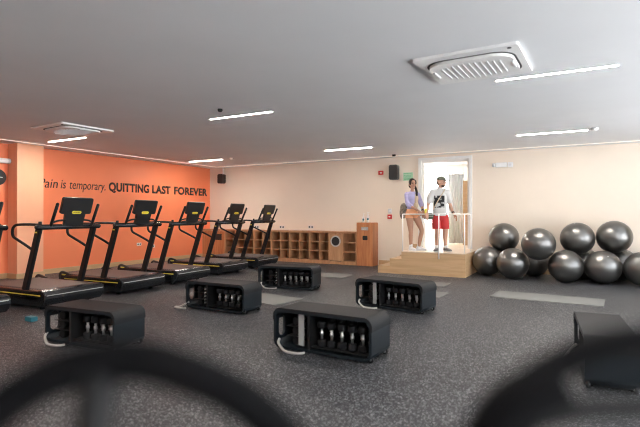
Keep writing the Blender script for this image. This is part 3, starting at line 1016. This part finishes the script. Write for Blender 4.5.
# ------------------------------------------------------------------ treadmills
def make_treadmill():
    t = thing('treadmill', 'x', 'treadmill')
    X0, X1, W = -1.42, .085, .49
    b = BM()
    bx(b, X0 + .08, X1 - .10, -W + .05, W - .05, .035, .19, .02)
    for sx in (X0 + .2, X1 - .2):
        for sy in (-1, 1):
            add_cyl(b, (sx, sy * .36, 0), (sx, sy * .36, .05), .035, n=14)
    obj('base_frame', b, M['deckblk'], t)
    b = BM()
    bx(b, X0 + .02, X1 - .10, -W + .075, W - .075, .19, .292, .018); obj('running_belt', b, M['belt'], t)
    for s in (-1, 1):
        b = BM()
        ya, yb = (s * (W - .075), s * W)
        bx(b, X0, X1 - .06, min(ya, yb), max(ya, yb), .175, .278, .014)
        sr = obj('side_rail', b, M['deckblk'], t)
        b = BM(); bx(b, X0 + .1, X1 - .065, s * (W + .0005) - .003, s * (W + .0005) + .003, .207, .221); obj('yellow_stripe', b, M['yellow'], sr)
        # raised rear end cap with a yellow mark
        b = BM(); add_tube(b, smooth_path([(X0 - .04, s * (W - .04), .12), (X0 - .07, s * (W - .04), .25), (X0 - .02, s * (W - .04), .315), (X0 + .10, s * (W - .04), .30), (X0 + .2, s * (W - .04), .27)], 5), .026, 10)
        ec = obj('end_cap', b, M['blackp'], t)
        b = BM(); add_box(b, (X0 + .07, s * (W - .011), .275), (.09, .02, .024), .006); obj('yellow_mark', b, M['yellow'], ec)
    # front cover: rounded nose
    prof = [(X1 - .12, .05), (X1 - .12, .285), (X1 - .06, .288), (X1 + .0, .268), (X1 + .035, .225), (X1 + .035, .17), (X1 + .0, .10), (X1 - .06, .05)]
    b = BM(); add_prism(b, prof, 1, -W - .002, W + .002)
    fc = obj('front_cover', b, M['deckblk'], t)
    md = fc.modifiers.new('b', 'BEVEL'); md.width = .012; md.segments = 2; md.limit_method = 'ANGLE'
    b = BM(); bx(b, X1 + .03, X1 + .0385, -W + .03, W - .03, .212, .222); obj('front_line', b, M['greyplate'], fc)
    xb, xt, zb, zt = -.42, -.055, .16, 1.20
    for s in (-1, 1):
        y = s * .445
        b = BM()
        poly = [(xb - .055, zb), (xb + .055, zb), (xt + .05, zt), (xt - .05, zt)]
        add_prism(b, poly, 1, y - .028, y + .028)
        u = obj('upright', b, M['black'], t)
        md = u.modifiers.new('b', 'BEVEL'); md.width = .012; md.segments = 2
        b = BM(); add_box(b, (-.10, s * (.445 + .029), 1.10), (.045, .003, .02), .001); obj('yellow_mark', b, M['yellow'], u)
        # rear handrail loop
        y2 = s * .445
        b = BM(); add_tube(b, smooth_path([(-.05, y2, 1.205), (-.3, y2, 1.212), (-.56, y2, 1.205), (-.655, y2, 1.17), (-.685, y2, 1.10), (-.66, y2, 1.03), (-.56, y2, .985), (-.38, y2, .915), (-.19, y2, .835)], 5), .02, 10)
        obj('handrail', b, M['black'], t)
        # slanted grab bar beside the screen
        b = BM(); add_tube(b, [(.02, s * .335, 1.19), (.17, s * .335, 1.50)], .0225, 12); add_ball(b, (.17, s * .335, 1.50), .0225)
        obj('grab_bar', b, M['black'], t)
        b = BM(); add_tube(b, smooth_path([(.045, s * .335, 1.235), (.06, s * .25, 1.265), (.075, s * .14, 1.275)], 5), .014, 8); obj('arm_link', b, M['black'], t)
    b = BM(); add_tube(b, [(-.03, -.50, 1.175), (-.03, .50, 1.175)], .05, 16, ry=.038); add_ball(b, (-.03, -.5, 1.175), (.05, .03, .038)); add_ball(b, (-.03, .5, 1.175), (.05, .03, .038))
    obj('crossbar', b, M['deckblk'], t)
    # screen, leaning away from the runner
    rot = Matrix.Translation((.13, 0, 1.485)) @ Matrix.Rotation(R(18), 4, 'Y')
    b = BM()
    t2 = bmesh.new(); add_prism(t2, rrect(.50, .25, .03, 6), 0, -.022, .022); bmesh.ops.transform(t2, matrix=rot, verts=t2.verts); merge(b, t2)
    sc = obj('screen', b, M['blackp'], t)
    md = sc.modifiers.new('b', 'BEVEL'); md.width = .006; md.segments = 2; md.limit_method = 'ANGLE'
    b = BM()
    t2 = bmesh.new(); add_prism(t2, rrect(.15, .042, .02, 6, 0, -.095), 0, .0215, .031); bmesh.ops.transform(t2, matrix=rot, verts=t2.verts); merge(b, t2)
    lp = obj('badge', b, M['yellow'], sc)
    b = BM()
    t2 = bmesh.new()
    for k in range(7):
        add_box(t2, (.0315, -.05 + .0165 * k, -.095), (.0012, .009, .012))
    bmesh.ops.transform(t2, matrix=rot, verts=t2.verts); merge(b, t2)
    obj('badge_print', b, M['dark'], lp)
    b = BM()
    add_prism(b, [(-.15, 1.19), (.15, 1.19), (.165, 1.44), (-.165, 1.44)], 0, -.02, .03)
    for v in b.verts:
        v.co.x += (v.co.z - 1.19) * .30 + .03
    obj('neck', b, M['blackp'], t)
    b = BM(); add_cyl(b, (-.03, -.46, 1.20), (-.03, -.46, 1.255), .022, n=16, bev=.006); obj('stop_knob', b, M['black'], t)
    b = BM(); add_cyl(b, (-.03, .19, 1.20), (-.03, .19, 1.245), .018, n=16, bev=.006); obj('dial', b, M['black'], t)
    return t
TM = [(-6.80, 2.66, 'nearest treadmill, cut by the left picture edge'),
      (-6.73, 4.02, 'black treadmill nearest among those wholly in view, before the first wall words'),
      (-6.875, 5.41, 'second whole black treadmill from the left, before the bold slogan start'),
      (-6.965, 6.73, 'third whole black treadmill from the left, beneath the end of the slogan'),
      (-7.14, 8.25, 'fourth whole black treadmill from the left, in front of the room corner'),
      (-7.27, 9.72, 'rearmost black treadmill, standing in front of the cubby lockers')]
proto = make_treadmill()
for i, (x, y, lab) in enumerate(TM):
    o = proto if i == 0 else copy_tree(proto)
    o.location = (x, y + .46, 0)
    o.rotation_euler = (0, 0, R(3))
    tag(o, lab, 'treadmill', 'row of black treadmills')

# ------------------------------------------------------------------ people
def hand_chain(V, E, wrist, hand_dir, curl, side, r=.0085, pre='h'):
    """palm and five fingers from the wrist; returns points added to a skin tree"""
    w = Vector(wrist); d = Vector(hand_dir).normalized(); c = Vector(curl).normalized(); s = Vector(side).normalized()
    pieces = []
    palm = BM()
    for k, ln in enumerate((.068, .078, .074, .06)):
        off = (k - 1.5) * .019
        p0 = w + d * .02 + s * off * .6
        p1 = w + d * .085 + s * off
        p2 = p1 + d * ln * .45 + c * .012
        p3 = p2 + d * ln * .30 + c * .026
        p4 = p3 + d * ln * .10 + c * .026
        vv = {'a': (p0, .013), 'b': (p1, .0115), 'c': (p2, .0095), 'd': (p3, .0088), 'e': (p4, .0078)}
        pieces.append(loft([vv[q_] for q_ in 'abcde'], 10, 3))
    t0 = w + d * .02 - s * .022
    t1 = w + d * .05 - s * .042 + c * .012
    t2 = w + d * .078 - s * .048 + c * .026
    t3 = w + d * .10 - s * .045 + c * .036
    pieces.append(loft([(t0, .014), (t1, .0125), (t2, .0105), (t3, .0088)], 10, 3))
    return pieces

def head_bits(c, rot, w=.075, dpt=.098, hh=.118):
    """skull, jaw, nose, ears around centre c, turned by rot (about z); face looks along -y before turning"""
    b = BM()
    add_ball(b, (0, .012, .025), (w, dpt, hh * .82), 24, 16)
    add_ball(b, (0, -.020, -.035), (w * .80, dpt * .76, hh * .66), 24, 16)
    add_ball(b, (0, -.062, -.090), (w * .38, .026, .024))          # chin
    add_ball(b, (0, -.082, .036), (w * .62, .020, .016))           # brow
    for s in (-1, 1):
        add_ball(b, (s * .036, -.070, -.022), (.024, .022, .022))  # cheeks
        add_ball(b, (s * (w + .002), .015, -.008), (.012, .024, .034))   # ears
    t = bmesh.new(); bmesh.ops.create_cone(t, cap_ends=True, segments=12, radius1=.018, radius2=.006, depth=.055)
    bmesh.ops.transform(t, matrix=Matrix.Translation((0, -.098, .006)) @ Matrix.Rotation(R(-20), 4, 'X'), verts=t.verts); merge(b, t)
    add_ball(b, (0, -.108, -.020), (.015, .014, .011))             # nose tip
    add_ball(b, (0, -.089, -.056), (.024, .012, .010))             # mouth area
    bmesh.ops.transform(b, matrix=Matrix.Translation(c) @ rot, verts=b.verts)
    return b

def face_parts(parent, c, rot, lipm, browm):
    T = Matrix.Translation(c) @ rot
    for s in (-1, 1):
        b = BM(); add_ball(b, (s * .030, -.0875, .012), (.012, .006, .0065), 12, 8); bmesh.ops.transform(b, matrix=T, verts=b.verts); obj('eye', b, M['eye'], parent)
        b = BM(); add_ball(b, (s * .031, -.0965, .034), (.018, .006, .004), 12, 8); bmesh.ops.transform(b, matrix=T, verts=b.verts); obj('eyebrow', b, browm, parent)
    b = BM(); add_ball(b, (0, -.0985, -.056), (.020, .006, .006), 12, 8); bmesh.ops.transform(b, matrix=T, verts=b.verts); obj('mouth', b, lipm, parent)

def cat(bms):
    b = BM()
    for x in bms:
        merge(b, x)
    return b

def shoe(parent, ankle, yaw, m, solem, z0=0.):
    T = Matrix.Translation((ankle[0], ankle[1], z0)) @ Matrix.Rotation(yaw, 4, 'Z')
    b = BM()
    add_ball(b, (0, .01, .055), (.042, .058, .055)); add_ball(b, (0, -.07, .045), (.043, .085, .036)); add_ball(b, (0, -.13, .036), (.041, .058, .026))
    add_cyl(b, (0, .012, .05), (0, .014, .105), .042, .040)
    b = fuse(b, .007)
    for v in b.verts:
        v.co.z = max(v.co.z, .016)
    bmesh.ops.transform(b, matrix=T, verts=b.verts)
    s = obj('shoe', b, m, parent)
    b = BM()
    pts = []
    for k in range(24):
        a = 2 * PI * k / 24
        pts.append(((.046 + .004 * math.cos(a * 2)) * math.sin(a), -.062 + .128 * math.cos(a)))
    add_prism(b, pts, 2, 0, .022, True)
    bmesh.ops.transform(b, matrix=T, verts=b.verts)
    obj('sole', b, solem, s)

YAW = R(28.97)
# ---- man: white printed t-shirt, red shorts, olive cap, looking to his left
man = thing('person', 'man in olive cap, white printed t-shirt and red shorts standing at the railing', 'person', (-2.863, 10.81, PZ), YAW)
fr = Matrix.Rotation(R(48), 4, 'Z') @ Matrix.Rotation(R(6), 4, 'X')
hc = Vector((.0, -.03, 1.565))
V = {'pel': ((-.025, 0, .90), (.135, .10)), 'waist': ((-.03, .0, 1.06), (.125, .095)), 'chest': ((-.035, -.005, 1.24), (.145, .105)), 'up': ((-.03, .0, 1.35), (.10, .075)),
     'us': ((-.03, .0, 1.335), .056), 'neck': ((-.02, -.005, 1.43), .056), 'nk2': ((-.005, -.015, 1.50), .056),
     'sl': ((-.195, .0, 1.33), .054), 'el': ((-.295, -.02, 1.06), .041), 'fl': ((-.315, -.07, .97), .036), 'wl': ((-.34, -.115, .885), .025),
     'sr': ((.135, .0, 1.33), .054), 'er': ((.19, -.04, 1.06), .041), 'fr': ((.205, -.12, .95), .036), 'wr': ((.222, -.19, .865), .025),
     'hl': ((-.115, .0, .80), .092), 'tl': ((-.105, -.01, .66), .076), 'kl': ((-.085, -.015, .475), .055), 'cl': ((-.085, .02, .34), .054), 'al': ((-.09, .02, .09), .035),
     'hr': ((.065, .0, .80), .092), 'tr': ((.075, -.01, .66), .076), 'kr': ((.092, -.015, .475), .055), 'cr': ((.10, .02, .34), .054), 'ar': ((.11, .02, .09), .035)}
EB = [('pel', 'waist', 'chest', 'up'), ('up', 'neck', 'nk2'), ('us', 'sl'), ('us', 'sr'), ('sl', 'el', 'fl', 'wl'), ('sr', 'er', 'fr', 'wr'),
      ('hl', 'tl', 'kl', 'cl', 'al'), ('hr', 'tr', 'kr', 'cr', 'ar')]
bits = [limbs(V, EB), head_bits(hc, fr)]
bits += hand_chain(None, None, (-.34, -.115, .885), (-.10, -.35, -.45), (0.1, .55, -.7), (1, .1, 0))
bits += hand_chain(None, None, (.222, -.19, .865), (.45, -.35, -.6), (-.3, .3, -.7), (-.1, -.8, .3))
obj('body', largest(fuse(cat(bits), .0052)), M['skin_m'], man)
face_parts(man, hc, fr, M['lip'], M['beard'])
# beard and back hair
b = BM(); add_ball(b, (0, -.050, -.080), (.054, .046, .034)); add_ball(b, (0, .045, -.022), (.074, .064, .055))
bmesh.ops.transform(b, matrix=Matrix.Translation(hc) @ fr, verts=b.verts)
for f in b.faces: f.smooth = True
obj('hair', b, M['beard'], man)
# cap
b = BM()
add_ball(b, (0, .012, .050), (.088, .112, .082), 28, 16)
geo = [v for v in b.verts if v.co.z < .042]
bmesh.ops.delete(b, geom=geo, context='VERTS')
bmesh.ops.holes_fill(b, edges=[e for e in b.edges if e.is_boundary])
add_ball(b, (0, .012, .134), (.010, .010, .006))
bmesh.ops.transform(b, matrix=Matrix.Translation(hc) @ fr, verts=b.verts)
cp = obj('cap', b, M['cap'], man)
b = BM()
pts = []
for k in range(13):
    a = R(180 + 180 * k / 12)
    pts.append((.076 * math.cos(a), -.075 + .108 * math.sin(a)))
add_prism(b, pts, 2, .058, .070)
for v in b.verts:
    v.co.z -= v.co.x ** 2 * 2.2 + max(0, -.075 - v.co.y) * .12
bmesh.ops.transform(b, matrix=Matrix.Translation(hc) @ fr, verts=b.verts)
obj('brim', b, M['capdark'], cp)
# t-shirt
V = {'hem': ((-.028, 0, .78), (.168, .132)), 'wa': ((-.03, .0, 1.02), (.160, .118)), 'chest': ((-.035, -.005, 1.22), (.170, .125)), 'up': ((-.03, .0, 1.355), (.115, .088)), 'us': ((-.03, .0, 1.335), .084), 'nk': ((-.025, .0, 1.41), (.072, .068)),
     'sl': ((-.185, .0, 1.325), .086), 'ml': ((-.245, -.005, 1.21), .076), 'el': ((-.268, -.01, 1.14), .078),
     'sr': ((.125, .0, 1.325), .086), 'mr': ((.168, -.015, 1.21), .076), 'er': ((.18, -.02, 1.14), .078)}
sb = limbs(V, [('hem', 'wa', 'chest', 'up', 'nk'), ('us', 'sl'), ('us', 'sr'), ('sl', 'ml', 'el'), ('sr', 'mr', 'er')])
obj('t_shirt', trim(fuse(sb, .009, 3), .805), M['tee'], man)
# shorts
V = {'pel': ((-.026, 0, .90), (.152, .122)), 'p2': ((-.024, 0, .80), (.178, .124)), 'hl': ((-.112, -.002, .78), .100), 'tl': ((-.110, -.010, .64), .095), 'kl': ((-.102, -.010, .50), .094),
     'hr': ((.066, -.002, .78), .100), 'tr': ((.078, -.010, .64), .095), 'kr': ((.088, -.010, .50), .094)}
sb = limbs(V, [('pel', 'p2'), ('hl', 'tl', 'kl'), ('hr', 'tr', 'kr')])
obj('shorts', trim(fuse(sb, .009, 2), .515), M['redcloth'], man)
for (p, yw) in (((-.09, .02), R(-30)), ((.11, .02), R(28))):
    shoe(man, p, yw, M['shoeg'], M['sole'])
    b = BM(); add_cyl(b, (p[0], p[1] + .004, .08), (p[0], p[1], .145), .041, .039, 18); obj('sock', b, M['sock'], man)
b = BM(); add_cyl(b, (.2175, -.172, .888), (.2215, -.188, .868), .033, n=18); obj('wristwatch', b, M['dark'], man)
# strap across the chest
b = BM(); add_tube(b, smooth_path([(.075, .05, 1.45), (.06, -.085, 1.40), (-.02, -.142, 1.28), (-.13, -.142, 1.10), (-.20, -.105, .96), (-.235, -.02, .88)], 6), .011, 8, ry=.005); obj('bag_strap', b, M['tan'], man)
# green bag hanging at his right side
bag = thing('bag', 'dark green bag hanging at the right hip of the man', 'bag', (-2.863, 10.81, PZ), YAW)
b = BM(); add_ball(b, (-.255, -.02, .80), (.115, .06, .085)); add_ball(b, (-.31, -.03, .775), (.10, .05, .05))
obj('pouch', fuse(b, .01), M['bagg'], bag)
b = BM(); add_box(b, (-.27, -.079, .80), (.14, .006, .012), .002); obj('zip', b, M['sole'], bag)
yc = thing('cloth', 'small yellow cloth held in the right hand of the man', 'cloth', (-2.863, 10.81, PZ), YAW)
b = BM(); add_ball(b, (-.365, -.10, .925), (.034, .028, .055)); add_ball(b, (-.375, -.115, .88), (.024, .026, .045))
obj('folds', fuse(b, .008), M['yellowc'], yc)

# ---- woman: lavender open shirt, peach shorts, long dark hair, hands on the railing
wom = thing('person', 'woman in lavender shirt and peach shorts leaning on the railing', 'person', (-3.494, 10.76, PZ), YAW)
fr = Matrix.Rotation(R(10), 4, 'Z') @ Matrix.Rotation(R(4), 4, 'X')
hc = Vector((-.03, -.07, 1.535))
V = {'pel': ((-.03, .03, .90), (.125, .10)), 'waist': ((-.025, .01, 1.05), (.10, .08)), 'chest': ((-.02, -.02, 1.21), (.118, .095)), 'up': ((-.025, -.025, 1.315), (.085, .065)),
     'us': ((-.027, -.02, 1.30), .046), 'neck': ((-.03, -.035, 1.39), .043), 'nk2': ((-.03, -.05, 1.46), .043),
     'sl': ((-.14, -.0, 1.295), .044), 'el': ((-.125, -.06, 1.06), .034), 'fl': ((-.02, -.17, .985), .031), 'wl': ((.07, -.235, .925), .022),
     'sr': ((.085, -.03, 1.285), .044), 'er': ((.165, -.10, 1.07), .034), 'fr': ((.17, -.18, .99), .031), 'wr': ((.165, -.245, .92), .022),
     'hl': ((-.085, .03, .83), .094), 'tl': ((-.07, .01, .63), .076), 'kl': ((-.06, -.01, .45), .052), 'cl': ((-.055, .02, .32), .050), 'al': ((-.05, .02, .09), .032),
     'hr': ((.045, .02, .83), .092), 'tr': ((.12, -.03, .65), .074), 'kr': ((.18, -.06, .47), .051), 'cr': ((.165, -.02, .33), .049), 'ar': ((.135, .03, .09), .032)}
bits = [limbs(V, EB), head_bits(hc, fr, .069, .092, .112)]
bits += hand_chain(None, None, (.07, -.235, .925), (.5, -.35, -.5), (.1, .3, -.7), (.6, .6, .3))
bits += hand_chain(None, None, (.165, -.245, .92), (.15, -.5, -.5), (-.1, .4, -.7), (-.9, 0, 0))
obj('body', largest(fuse(cat(bits), .0052)), M['skin_w'], wom)
face_parts(wom, hc, fr, M['lip'], M['hair'])
b = BM()
add_ball(b, (0, .030, .045), (.080, .092, .092), 24, 16)
add_ball(b, (0, .060, -.02), (.072, .062, .085), 20, 14)
for s in (-1, 1):
    add_ball(b, (s * .062, -.008, .035), (.022, .058, .062))
add_tube(b, smooth_path([(.055, .035, -.02), (.075, -.01, -.10), (.085, -.05, -.18), (.078, -.066, -.27)], 6), .028, 12)
add_ball(b, (.077, -.066, -.27), (.026, .022, .045))
b = fuse(b, .007)
bmesh.ops.transform(b, matrix=Matrix.Translation(hc) @ fr, verts=b.verts)
obj('hair', b, M['hair'], wom, label='long dark hair falling over one shoulder')
# lavender open shirt with sleeves past the elbow
V = {'hem': ((-.035, .03, .93), (.138, .118)), 'wa': ((-.03, .015, 1.07), (.126, .108)), 'chest': ((-.025, -.01, 1.21), (.142, .120)), 'up': ((-.028, -.02, 1.32), (.105, .086)), 'us': ((-.027, -.02, 1.30), .068), 'nk': ((-.03, -.02, 1.365), (.058, .055)),
     'sl': ((-.14, -.0, 1.295), .068), 'ml': ((-.142, -.03, 1.17), .058), 'el': ((-.125, -.06, 1.06), .055), 'fl': ((-.08, -.11, 1.025), .050),
     'sr': ((.085, -.03, 1.285), .068), 'mr': ((.13, -.065, 1.17), .058), 'er': ((.165, -.10, 1.07), .054), 'fr2': ((.168, -.14, 1.03), .048)}
sb = limbs(V, [('hem', 'wa', 'chest', 'up', 'nk'), ('us', 'sl'), ('us', 'sr'), ('sl', 'ml', 'el', 'fl'), ('sr', 'mr', 'er', 'fr2')])
obj('open_shirt', trim(fuse(sb, .008, 3), .965), M['lav'], wom)
b = BM(); add_ball(b, (.045, -.072, 1.20), (.062, .064, .125)); add_ball(b, (.04, -.060, 1.06), (.062, .058, .10)); obj('inner_top', fuse(b, .008), M['tan'], wom)
V = {'pel': ((-.03, .03, .94), (.130, .108)), 'p2': ((-.03, .03, .86), (.142, .118)), 'hl': ((-.088, .03, .82), .106), 'tl': ((-.078, .02, .74), .100), 'hr': ((.045, .02, .82), .104), 'tr': ((.066, .008, .74), .098)}
sb = limbs(V, [('pel', 'p2'), ('hl', 'tl'), ('hr', 'tr')])
obj('shorts', trim(fuse(sb, .008, 2), .755), M['peachcloth'], wom)
# jacket knotted round the waist: hanging behind her and at her hip
b = BM()
add_ball(b, (-.21, .06, .985), (.085, .085, .12)); add_ball(b, (-.245, .07, .88), (.06, .07, .15)); add_ball(b, (-.13, .06, 1.02), (.10, .10, .055)); add_ball(b, (-.215, .02, .84), (.045, .05, .10))
obj('tied_jacket', fuse(b, .009, 3), M['jacket'], wom, label='mottled brown jacket tied round her waist')
b = BM(); add_cyl(b, (.166, -.225, .945), (.165, -.242, .925), .030, n=18); obj('wristwatch', b, M['dark'], wom)
for (p, yw) in (((-.05, .02), R(25)), ((.135, .03), R(55))):
    shoe(wom, p, yw, M['shoew'], M['sock'])
    b = BM(); add_cyl(b, (p[0], p[1] + .004, .08), (p[0], p[1], .155), .039, .036, 18); obj('sock', b, M['sock'], wom)

# ------------------------------------------------------------------ blurred exercise bike right in front of the viewer
rt = Vector((math.cos(YAW), math.sin(YAW), 0)); fw = Vector((-math.sin(YAW), math.cos(YAW), 0))
bk = thing('exercise_bike', 'blurred black handlebars of an exercise bike right in front of the viewer', 'exercise bike', tuple(fw * .36), YAW)
def bike(nm, pts, r, m, n=6, closed=False, ry=None):
    b = BM(); add_tube(b, smooth_path(pts, n, closed), r, 14, closed, ry); return obj(nm, b, m, bk)
# local x to the right, y away, z up
bike('grip_loop', [(-.275, -.03, 1.10), (-.262, -.01, 1.175), (-.215, .0, 1.222), (-.15, .005, 1.240), (-.095, .0, 1.230), (-.045, -.005, 1.205), (-.01, -.02, 1.165), (-.005, -.035, 1.10), (-.07, -.05, 1.06), (-.2, -.05, 1.06)], .0165, M['grip'], 6, True)
bike('inner_grip', [(-.165, .0, 1.230), (-.16, -.02, 1.18), (-.15, -.04, 1.10), (-.15, -.05, 1.06)], .014, M['black'])
bike('grip_loop', [(.105, -.03, 1.10), (.118, -.01, 1.165), (.145, .0, 1.213), (.19, .005, 1.241), (.245, .005, 1.255), (.31, .0, 1.250), (.37, -.01, 1.195), (.385, -.03, 1.10), (.31, -.05, 1.06), (.17, -.05, 1.06)], .012, M['grip'], 6, True)
bike('grip_pad', [(.112, -.015, 1.14), (.122, -.008, 1.175), (.145, .0, 1.205), (.18, .003, 1.222)], .022, M['grip'])
bike('inner_grip', [(.15, -.01, 1.200), (.19, -.01, 1.208), (.24, -.01, 1.210), (.30, -.01, 1.210), (.37, -.01, 1.19)], .009, M['black'])
bike('cross_bar', [(-.2, -.05, 1.06), (.05, -.07, 1.03), (.31, -.05, 1.06)], .018, M['black'])
bike('stem', [(.05, -.07, 1.035), (.05, -.06, .8), (.05, .03, .12)], .03, M['black'])
b = BM(); add_box(b, (.05, -.15, .09), (.10, .92, .08), .02); obj('main_frame', b, M['black'], bk)
b = BM(); add_cyl(b, (.02, .20, .36), (.08, .20, .36), .22, n=40, bev=.01); obj('flywheel', b, M['deckblk'], bk)
b = BM(); add_cyl(b, (.05, -.30, .12), (.05, -.62, .84), .026); obj('seat_post', b, M['black'], bk)
b = BM(); add_ball(b, (.05, -.72, .87), (.12, .10, .045)); add_ball(b, (.05, -.58, .875), (.045, .12, .035))
obj('saddle', fuse(b, .009), M['blackp'], bk)
for y in (-.56, .26):
    b = BM(); add_cyl(b, (-.2, y, .035), (.30, y, .035), .035, n=16, bev=.008); obj('stabiliser', b, M['black'], bk)

# ------------------------------------------------------------------ light, world, camera
wd = bpy.data.worlds.new('world')
S.world = wd
wd.use_nodes = True
nt = wd.node_tree
bg = nt.nodes['Background']
tc = nt.nodes.new('ShaderNodeTexCoord')
sp = nt.nodes.new('ShaderNodeSeparateXYZ')
nt.links.new(tc.outputs['Generated'], sp.inputs['Vector'])
rp = nt.nodes.new('ShaderNodeValToRGB')      # brightness added below the horizon to lift the ceiling, hazy white sky above
rp.color_ramp.elements[0].position = .46; rp.color_ramp.elements[0].color = (.95, .98, 1., 1)
rp.color_ramp.elements[1].position = .54; rp.color_ramp.elements[1].color = (.36, .39, .42, 1)
mm = nt.nodes.new('ShaderNodeMath'); mm.operation = 'MULTIPLY_ADD'
mm.inputs[1].default_value = .5; mm.inputs[2].default_value = .5
nt.links.new(sp.outputs['Z'], mm.inputs[0])
nt.links.new(mm.outputs[0], rp.inputs['Fac'])
nt.links.new(rp.outputs['Color'], bg.inputs['Color'])
bg.inputs['Strength'].default_value = 9.8

cam = bpy.data.cameras.new('camera')
co = bpy.data.objects.new('camera', cam)
COL.objects.link(co)
co.location = (0, 0, 1.35)
co.rotation_euler = (R(90 + .159), 0, YAW)
cam.sensor_width = 36
cam.lens = 480.8 / 640 * 36
cam.clip_start = .05
cam.dof.use_dof = True
cam.dof.focus_distance = 8.5
cam.dof.aperture_fstop = 1.25
S.camera = co
S.cycles.filter_width = 1.1
S.view_settings.view_transform = 'Standard'
S.view_settings.look = 'None'
S.view_settings.gamma = 1
S.view_settings.use_curve_mapping = False
S.view_settings.exposure = .68
